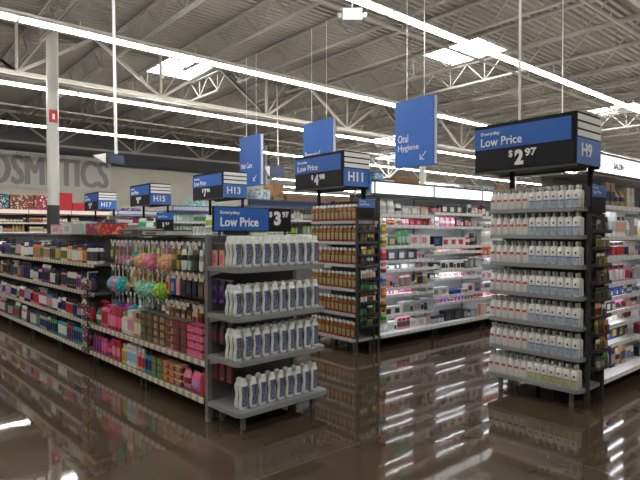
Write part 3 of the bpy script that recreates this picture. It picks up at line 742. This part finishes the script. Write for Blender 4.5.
for i, z in enumerate(L9):
    sh = 'base deck' if i == 0 else ORD[i]+' shelf'
    for c in range(13):
        x = .05+c*.065
        red = c < 6
        for rw in range(2):
            y = (.045 if i == 0 else .065)+rw*.05
            o = link('lotion_bottle', lot2_body if red else lot_body); o.location = E9(x, y, z+.001); o.rotation_euler.z = E9.r+random.uniform(-.06, .06)
            o.scale = (1.08, 1.08, 1.08 if i < 6 else 1.02)
            tag(o, f'white lotion bottle, {"red mark" if red else ("pale green label" if i == 0 else "blue line")}, {sh} of the H9 endcap', 'bottle', f'{"red mark" if red else "striped label"} lotion bottles on the {sh} of the H9 endcap')
            link('pump' if red else 'cap', lot_cap if red else lot_cap2, o, 'clear grey top')
            if red: link('label', l_red, o, 'small red mark')
            else:
                link('label', l_green if i == 0 else l_blue, o, 'pale lower label')
                link('stripe', l_line2 if i == 0 else l_line, o); link('emblem', l_dot, o)
# amber bottles
M_amb = mat('amber_liquid', (.26, .10, .022), .2)
ap = [(0,.024,.020),(.006,.027,.022),(.12,.027,.022),(.14,.02,.018),(.152,.011,.011),(.158,.011,.011)]
k = MB(); k.loft(ap, M_amb, 12, ex=2.6); amb_body = k.mesh('body', True)
k = MB(); k.loft([(.158,.014,.014),(.184,.014,.014),(.188,.011,.011)], cm('white'), 10); amb_cap = k.mesh('cap', True)
k = MB(); amb_lab = front_label(ap, .03, .10, .8, .001, printed('amber_label', (.42, .33, .18), [(.30,.28,.10), (.5,.47,.36), (.16,.12,.05)], 80, .4, (1,1,2)), 2.6)
amb_red = front_label(ap, .018, .03, .8, .001, cm('red'), 2.6)
for i, z in enumerate(L11):
    sh = 'base deck' if i == 0 else ORD[i]+' shelf'
    for c in range(11):
        for rw in range(2):
            o = link('amber_bottle', amb_body); o.location = E11(.055+c*.078, (.045 if i == 0 else .065)+rw*.05, z+.001); o.rotation_euler.z = E11.r+random.uniform(-.06, .06)
            o.scale = (1.26, 1.1, 1.08)
            tag(o, f'amber bottle with white cap on the {sh} of the H11 endcap', 'bottle', f'amber bottles on the {sh} of the H11 endcap')
            link('cap', amb_cap, o, 'white cap'); link('label', amb_lab, o, 'yellow and red label'); link('stripe', amb_red, o)

# side panels of the endcaps, facing the aisle: sign blade above a wire grid with clipped goods
def side_kick(y, x, aisle, items, zb, seed):
    fr = Frame(x, y, 0)
    r = root('blade_sign', fr, 0, 0, 0, f'small blue over black price blade on the right side of the {aisle} endcap', 'sign')
    k = MB(); k.box((0, -.012, 1.665), (.28, 0, 1.90), M_black); part('board', k, r)
    k = MB(); k.box((.0, -.016, 1.80), (.28, -.012, 1.90), M_blue2); p = part('blue_panel', k, r)
    put_text('Everyday', .1, .018, M_txt, p, (.02, -.0165, 1.865), depth=.001, bold=.01); put_text('Low Price', .16, .028, M_txt, p, (.02, -.0165, 1.825), depth=.001, bold=.01)
    g = root('wire_rack', fr, 0, 0, 0, f'dark wire side rack of small goods on the right of the {aisle} endcap', 'wire rack')
    k = MB()
    for q in range(7): k.bar((.01+q*.045, -.004, .30), (.01+q*.045, -.004, 1.65), .0028, M_grey)
    for q in range(18): k.bar((.0, -.004, .30+q*.079), (.29, -.004, .30+q*.079), .0028, M_grey)
    part('grid', k, g)
    k = MB()
    for zz in zb:
        k.box((.0, -.065, zz), (.29, -.004, zz+.005), M_dark); k.box((0, -.065, zz), (.29, -.062, zz+.03), M_dark)
        k.box((0, -.065, zz), (.004, -.004, zz+.03), M_dark); k.box((.286, -.065, zz), (.29, -.004, zz+.03), M_dark)
    part('pocket', k, g)
    k = MB(); k.box((-.01, -.002, 0), (.015, .03, 1.66), M_dark); k.box((.275, -.002, 0), (.30, .03, 1.66), M_dark); part('post', k, g)
    for j, zz in enumerate(zb):
        it = items[j % len(items)]
        shelf_fill(fr, .01, .285, -.062, zz+.005, it[0], it[1], f'{ORD[j] if j else "lowest"} pocket, {aisle} wire rack', runs=(1, 2), scale=(.8, .98), hmax=.135)
ks = [(['card pack', 'squeeze tube'], ['tan', 'brown', 'charcoal', 'gold', 'olive']), (['card pack', 'squeeze tube'], ['peach', 'white', 'brown', 'charcoal', 'grey']), (['squeeze tube', 'card pack'], ['charcoal', 'grey', 'olive', 'green', 'black'])]
side_kick(4.64, 4.58, 'H11', [ks[2], ks[2], ks[1], ks[2], ks[1], ks[1], ks[0], ks[0], ks[0]], [.33+.145*i for i in range(9)], 1)
side_kick(1.945, 4.66, 'H9', [ks[2], ks[0], ks[0], ks[1], ks[0], ks[0], ks[0], ks[0], ks[2]], [.33+.145*i for i in range(9)], 2)
# bright yellow, orange, blue and green clip goods beside the H11 rack
FC = Frame(4.98, 4.62, 0)
k = MB(); k.box((-.01, 0, .3), (.01, .006, 1.75), M_white); k.box((-.01, 0, 1.74), (.01, .1, 1.75), M_white)
o = link('clip_strip', k.mesh('clip_strip')); o.location = FC(0, 0); tag(o, 'white clip strip of bright packs beside the H11 wire rack', 'clip strip')
for j, (z, a, b_) in enumerate([(1.62,'gold','yellow'), (1.46,'yellow','olive'), (1.30,'rose','red'), (1.14,'red','white'), (.98,'sky','blue'), (.82,'orange','peach'), (.66,'orange','charcoal'), (.50,'lime','green')]):
    me, *_ = proto('bagged pack', a, b_, 'white'); o = link('clip_pack', me); o.location = FC(0, -.032, z-.15); o.scale = (.8, .9, .95)
    tag(o, f'{a} and {b_} pack on the clip strip beside the H11 endcap', 'package')

# ---- lit runs behind H11 and H9
HB = ['first', 'second', 'third', 'fourth', 'fifth', 'sixth']
def run(y, x0, n, aisle, levels, kinds, pals, top, header, m=M_lightshelf, led=True, rows=1, scale=(.7, 1.0), dp=.46, fill=None, cases=None, updp=.36, backm=M_backl, tapem=None, runs=(1, 3), names=None, gap=.006):
    fr = Frame(x0, y, 0)
    base = levels
    for b in range(n):
        rs = random.Random(b*7+len(aisle)+n)
        levels = [base[0]]+[z+(rs.uniform(-.05, .05) if led else 0) for z in base[1:]] if led else base
        bay(fr, b*1.22, 1.22, dp, levels, top, f'{"lit " if led else ""}shelving bay of aisle {aisle}, {HB[b]} bay behind the endcap', m, tapem or M_tape2, backm, updp, led=led, header=header)
        for i, z in enumerate(levels):
            if fill and z < fill: continue
            nx = levels[i+1] if i+1 < len(levels) else top
            shelf_fill(fr, b*1.22+.02, b*1.22+1.19, .12 if i == 0 else dp-updp+random.choice((.01, .02, .08)), z, kinds[(i+b) % len(kinds)], pals[(i+b) % len(pals)], f'{ORD[i]} shelf, {HB[b]} {aisle} bay', runs=runs, scale=scale, hmax=(nx-z)-.05, rows=rows, names=names, gap=gap)
    return fr
pa = ['white', 'silver', 'pink', 'white', 'charcoal', 'silver', 'peach']; pb = ['white', 'charcoal', 'silver', 'black', 'white', 'grey', 'pink']; pc = ['white', 'peach', 'red', 'green', 'silver', 'purple', 'grey', 'white', 'pink']; pd = ['white', 'red', 'grey', 'blue', 'pink', 'gold', 'white', 'black']
kk = [['bagged pack', 'tall box', 'wide pack'], ['card pack', 'jar', 'wide pack'], ['card pack', 'carton', 'wide pack'], ['flat box', 'wide pack', 'card pack'], ['carton', 'wide pack', 'flat box'], ['card pack', 'wide pack'], ['squeeze tube', 'wide pack', 'card pack'], ['bagged pack', 'wide pack', 'tall box']]
R11 = run(4.66, 5.0, 5, 'H11', [.18, .42, .62, .80, .98, 1.16, 1.34, 1.54, 1.76], kk, [pa, pb, pc, pd], 1.98, (2.0, 2.145, M_head, M_dark), scale=(1.0, 1.45))
R9 = run(1.97, 5.0, 4, 'H9', [.18, .40, .58, .74, .90, 1.06, 1.24, 1.46, 1.72], kk, [['charcoal', 'white', 'navy', 'tan', 'blue', 'cream'], pd, ['red', 'white', 'crimson', 'white', 'navy', 'cream'], pa], 2.02, (2.05, 2.215, M_head, M_dark), scale=(1.0, 1.4))
# header lettering on the H9 run
o = link('lettering', text('SALON', .24, .06, mat('grey_ink', (.05, .05, .06), .6), bold=.03, depth=.001)); 
hdr = [q for q in bpy.data.objects if q.name.startswith('header_panel')]
hp = next(q for q in hdr if q.parent['label'].startswith('lit shelving bay of aisle H9, first')); o.parent = hp; o.location = (.46, .096, 2.10)
# mirror faces of both runs (dark backs facing away)
def plain_back(y, x0, n, aisle, top):
    fr = Frame(x0+n*1.22, y, 180)
    for b in range(n): bay(fr, b*1.22, 1.22, .42, [.18, .5, .82, 1.14, 1.46, 1.76], top, f'shelving bay on the far side of aisle {aisle} gondola', M_lightshelf, M_tape2, M_backl, .36, group=f'far side bays of the {aisle} gondola')
plain_back(5.62, 5.0, 5, 'H11', 1.98); plain_back(2.95, 5.0, 4, 'H9', 2.02)

# stock on top of the H11 run
def top_stock(fr, items, z):
    for (x, w_, d_, h_, m, lab, lid) in items: goods_box(fr, x, .12, z, (w_, d_, h_), m, lab, lid=lid)
T = Frame(5.0, 4.66, 0)
top_stock(T, [
 (.02, .16, .25, .26, mk('bluecase', 'sky', ['blue', 'white', 'sky'], 25), 'blue printed case on top of the H11 run at its left end', cm('blue')),
 (.2, .2, .25, .17, mk('greycase', 'silver', ['white', 'grey', 'sky'], 25), 'pale grey printed case on the H11 run left of the cardboard carton', cm('white')),
 (.42, .50, .28, .22, M_wood, 'plain brown cardboard carton on top of the H11 run below the hanging sign', M_wood),
 (.98, .20, .28, .14, mk('whitecase', 'white', ['white', 'silver', 'cream'], 25), 'white wrapped case on the H11 run right of the brown carton', cm('white')),
 (1.2, .32, .28, .16, mk('redbox', 'red', ['white', 'red', 'cream'], 20), 'red and white case on top of the H11 run', cm('cream')),
 (1.56, .42, .3, .18, mk('lilaccase', 'silver', ['lilac', 'grey', 'white'], 25), 'grey and lilac shrink wrapped case on the H11 run', cm('silver')),
 (2.02, .42, .3, .20, mk('silverb', 'grey', ['white', 'navy', 'silver'], 30), 'grey case of dark lettered boxes on the H11 run', cm('grey')),
 (2.48, .36, .3, .22, mk('tealcase', 'grey', ['teal', 'white', 'charcoal'], 30), 'grey and teal case on the H11 run left of the brown pair', cm('mint')),
 (2.9, .32, .3, .26, M_wood, 'narrower brown carton of the pair on the H11 run', M_wood),
 (3.24, .62, .3, .22, mat('cardboard_light', (.42, .23, .11), .8), 'wide light brown carton on the H11 run beside the green case', mat('cardboard_light', (.42, .23, .11), .8)),
 (3.92, .7, .3, .2, mk('limecase', 'lime', ['lime', 'white', 'green'], 12), 'bright green case on top of the H11 run near the H9 sign', cm('lime')),
 (4.7, .5, .3, .2, mk('orangecase', 'orange', ['white', 'peach', 'red'], 20), 'orange and white case on the H11 run behind the H9 sign', cm('orange')),
], 2.0)
# H9 run stock
T9 = Frame(5.0, 1.97, 0)

# ---- aisles H13, H15, H17: endcaps and runs seen above the near gondola
kb = [['flip-top bottle', 'round bottle']]
def far_aisle(aisle, yf, pals, hdr_m, edge, toplist, x0=5.05, n=3, top=1.95):
    fr = Frame(4.55, yf+.9, -90)
    endcap(fr, .9, .42, [.18, .55, .92, 1.25, 1.58], 1.85, f'grey endcap shelving of aisle {aisle}, mostly hidden behind the near gondola', M_mid)
    for i, z in ((3, 1.25), (4, 1.58)):
        shelf_fill(fr, .03, .87, .05, z, ['flip-top bottle', 'round bottle'], pals, f'{"upper" if i == 4 else "lower"} shelf, {aisle} endcap', runs=(3, 6), scale=(1.1, 1.15), hmax=.24, names={'flip-top bottle': 'toiletry_bottle', 'round bottle': 'toiletry_bottle'})
    rf = run(yf, x0, n, aisle, [.18, .55, .85, 1.15, 1.45, 1.72], kb, [pals], top, (top+.02, top+.10, hdr_m, edge), m=M_lightshelf, led=False, fill=1.4 if aisle != 'H17' else 1.7, scale=(1.1, 1.25), runs=(3, 6), names={'flip-top bottle': 'toiletry_bottle', 'round bottle': 'toiletry_bottle'})
    for (x, w_, h_, m, lab) in toplist: goods_box(rf, x, .12, top+.02, (w_, .3, h_), m, lab, lid=m)
far_aisle('H13', 7.62, ['white', 'lime', 'charcoal', 'white', 'silver'], M_dark, M_blue, [
    (.15, .28, .26, mk('mixcase', 'white', ['sky', 'teal', 'white'], 20), 'white and teal printed case standing on the H13 run'), (.5, .22, .36, mk('bouquet', 'tan', ['brown', 'orange', 'olive'], 25), 'tall tan patterned case standing on the H13 run'),
    (.8, .9, .17, M_wood, 'long low cardboard case on the H13 run, left one'), (1.8, 1.0, .17, M_wood, 'long low cardboard case on the H13 run, right one')])
far_aisle('H15', 10.6, ['white', 'mint', 'white', 'silver', 'green'], M_lightshelf, M_blue2, [(.4, .3, .22, mk('mintcase', 'mint', ['white', 'mint', 'teal'], 20), 'mint and white case on top of the H15 run'), (.8, .3, .18, mk('whmint', 'white', ['mint', 'white', 'silver'], 20), 'white and mint case on top of the H15 run')])
far_aisle('H17', 13.8, ['white', 'purple', 'crimson', 'cream'], M_lightshelf, M_blue, [(.2, .4, .14, mk('purp', 'purple', ['white', 'purple', 'crimson'], 20), 'purple case on top of the H17 run'), (.8, .5, .12, mk('cream_c', 'cream', ['white', 'tan', 'cream'], 20), 'cream case on top of the H17 run')])
fr = Frame(4.6, 10.5, 0)
r = root('blade_sign', fr, 0, 0, 0, 'small $1.97 blue over black price blade below the H15 sign', 'sign')
k = MB(); k.box((0, -.012, 1.54), (.36, 0, 1.90), M_black); k.box((.33, -.012, 0), (.36, 0, 1.54), M_black); part('board', k, r)
k = MB(); k.box((.0, -.016, 1.76), (.36, -.012, 1.90), M_blue); p = part('blue_panel', k, r)
put_text('Low Price', .2, .04, M_txt, p, (.02, -.0165, 1.80), depth=.001, bold=.01); put_text('1', .03, .1, M_txt, r, (.12, -.0135, 1.60), depth=.001, bold=.03); put_text('97', .09, .06, M_txt, r, (.18, -.0135, 1.64), depth=.001, bold=.02)
# cosmetics run in front of the beige wall
CW = run(18.0, -1.0, 6, 'cosmetics', [.18, .55, .9, 1.2, 1.50, 1.78], [['jar', 'carton'], ['round bottle', 'carton']], [['tan', 'cream', 'white', 'brown', 'gold'], ['cream', 'crimson', 'white', 'tan', 'gold']], 2.04, (2.06, 2.18, mat('warm_header', (.8, .66, .5), .5, emit=.3), cm('purple')), led=False, fill=1.15, scale=(1.1, 1.4), m=M_dark, backm=M_back, runs=(3, 6)) if True else None
for (x, w_, h_, m, lab) in [(4.0, .35, .42, mk('navycase', 'navy', ['white', 'navy', 'green'], 18), 'navy printed case on top of the cosmetics run'),
    (4.4, .6, .40, mk('browncase', 'brown', ['cream', 'red', 'charcoal'], 14), 'brown and cream case on top of the cosmetics run'), (5.05, .45, .42, mk('crimcase', 'crimson', ['red', 'charcoal', 'white'], 14), 'crimson case on top of the cosmetics run left of the column'),
    (5.5, .18, .3, mk('charc', 'charcoal', ['white', 'grey', 'tan'], 18), 'charcoal and white case on the cosmetics run beside the column')]:
    goods_box(CW, x, .12, 2.2, (w_, .3, h_), m, lab, lid=m)
CW2 = Frame(6.4, 18.0, 0)
for b in range(5):
    bay(CW2, b*1.22, 1.22, .46, [.18, .55, .9, 1.2, 1.50, 1.78], 2.04, f'pale shelving bay right of the column, {HB[b]} from it', M_lightshelf, M_tape2, M_backl, .36, header=(2.06, 2.18, MATS['warm_header'], M_blue))
    for i, z in ((4, 1.50), (5, 1.78)):
        shelf_fill(CW2, b*1.22+.03, b*1.22+1.18, .12, z, ['flip-top bottle', 'jar', 'carton'], ['white', 'silver', 'cream', 'charcoal'], f'{"upper" if i == 5 else "lower"} shelf, {HB[b]} pale bay', runs=(3, 6), scale=(1.1, 1.3), hmax=.22)
goods_box(CW, 5.74, .12, 2.2, (.40, .35, .52), mat('bright_red', (.5, .02, .03), .6), 'large bright red bin on the cosmetics run just right of the column', 'red_bin', 'bin', lid=MATS['bright_red'])
goods_box(CW, 6.16, .12, 2.2, (.6, .35, .22), mat('bright_red', (.5, .02, .03), .6), 'long bright red case right of the red bin', lid=MATS['bright_red'])

# ================================================================== hanging signs
def hanging_sign(y1, y0, z0, z1, label, words, x=8.2):
    fr = Frame(x, y1, -90); wd = y1-y0
    r = root('hanging_sign', fr, 0, 0, 0, label, 'hanging sign')
    k = MB(); k.box((0, .03, z0), (wd, .10, z1), mat('sign_frame_grey', (.55, .56, .57), .5)); part('frame', k, r)
    k = MB(); k.box((0, .0, z0-.02), (wd-.01, .03, z1+.01), M_blue); p = part('blue_panel', k, r, 'bright blue face')
    k = MB(); k.box((0, .10, z0-.02), (wd-.01, .13, z1+.01), M_blue); part('back_face', k, r)
    for x_ in (.25, wd-.28):
        k = MB(); k.bar((x_, .065, z1), (x_, .065, 6.4), .006, M_white); part('cable', k, r)
    for i, (t, w_) in enumerate(words): put_text(t, w_, .15, M_txt, p, (.08, -.003, z0+.47-i*.2), bold=.0)
    k = MB(); a = (wd-.32, z0+.10)
    k.bar((a[0]+.14, -.004, a[1]+.14), (a[0], -.004, a[1]), .007, M_txt); k.bar((a[0], -.004, a[1]), (a[0]+.1, -.004, a[1]), .007, M_txt); k.bar((a[0], -.004, a[1]), (a[0], -.004, a[1]+.1), .007, M_txt)
    part('arrow', k, p)
hanging_sign(7.24, 6.28, 2.80, 4.08, 'nearest hanging blue sign reading Oral Hygiene over the aisle', [('Oral', .26), ('Hygiene', .52)])
hanging_sign(10.2, 9.13, 2.80, 4.10, 'middle hanging blue sign reading Personal Care, behind the H11 sign', [('Personal', .55), ('Care', .3)])
hanging_sign(13.07, 12.05, 2.80, 4.15, 'farthest hanging blue sign reading Hair Care, behind the H13 sign', [('Hair Care', .55)])

# hanging monitors and rods
def monitor(x, y, zc, label, w_=.62, h_=.34, ang=-60, g=1):
    fr = Frame(x, y, ang)
    r = root('hanging_monitor', fr, 0, 0, zc, label, 'monitor')
    k = MB(); k.box((-w_/2, -.03, -h_/2), (w_/2, .03, h_/2), M_dark); part('bezel', k, r)
    k = MB(); k.box((-w_/2+.03, -.034, -h_/2+.03), (w_/2-.03, -.03, h_/2-.03), mat('screen_blue', (.03, .05, .13), .3)); part('screen', k, r, 'dark blue screen')
    k = MB(); k.add([(-w_/2, .03, -h_/2), (-w_/2, .03, h_/2), (-w_/2-.16, .30, h_/2-.04), (-w_/2-.05, .30, -h_/2+.1), (w_/2, .03, -h_/2), (w_/2, .03, h_/2), (w_/2+.0, .30, h_/2-.04), (w_/2, .30, -h_/2+.1)],
                    [(0,1,2,3), (4,7,6,5), (1,5,6,2), (0,3,7,4), (3,2,6,7)], M_white); part('rear_housing', k, r, 'white rear housing')
    k = MB(); k.bar((.05, .05, h_/2-.02), (.0, .05, 7.05-zc), .035 if g else .02, M_white, 8); part('pole', k, r, smooth=True)
# at(px) positions: left one and the one beyond the H13 run
monitor(4.34, 12.09, 3.13, 'small monitor with white back hung on a white pole left of the H13 sign', .42, .22, 12)
monitor(12.0, 16.5, 3.8, 'small dark monitor hung on a pole behind the H13 run', .55, .42, -30, 0)
for (x, y, z0, z1, rr, lab) in [(4.72, 2.62, 2.52, 7.1, .012, 'white pole rising from the left part of the H9 sign to the roof'), (11.4, 5.35, 2.6, 6.45, .014, 'thinner distant white pole behind the right of the H9 sign')]:
    k = MB(); k.bar((0, 0, z0), (0, 0, z1), rr, M_white, 10); k.box((-.05, -.05, z0), (.05, .05, z0+.02), M_white)
    o = link('ceiling_pole', k.mesh('ceiling_pole', True)); o.location = (x, y, 0); tag(o, lab, 'pole')
# emergency light boxes under the joists
for (x, y, z, lab) in [(6.63, 6.86, 5.32, 'white emergency light box hung under the roof at top centre'), (22.0, 8.0, 6.1, 'distant white emergency light box above the H9 sign')]:
    r = root('emergency_light', W0, x, y, z, lab, 'emergency light', rz=math.radians(-41))
    k = MB(); k.box((-.17, -.09, -.10), (.17, .09, .10), M_white); part('housing', k, r)
    for s in (-1, 1):
        k = MB(); k.loft([(-.03, .03, .03), (.04, .045, .045)], M_white, 12, c=(s*.22, 0)); part('lamp_head', k, r, smooth=True)
    k = MB(); k.bar((0, 0, .1), (0, 0, ZR-.7-z), .012, M_white); part('stem', k, r)
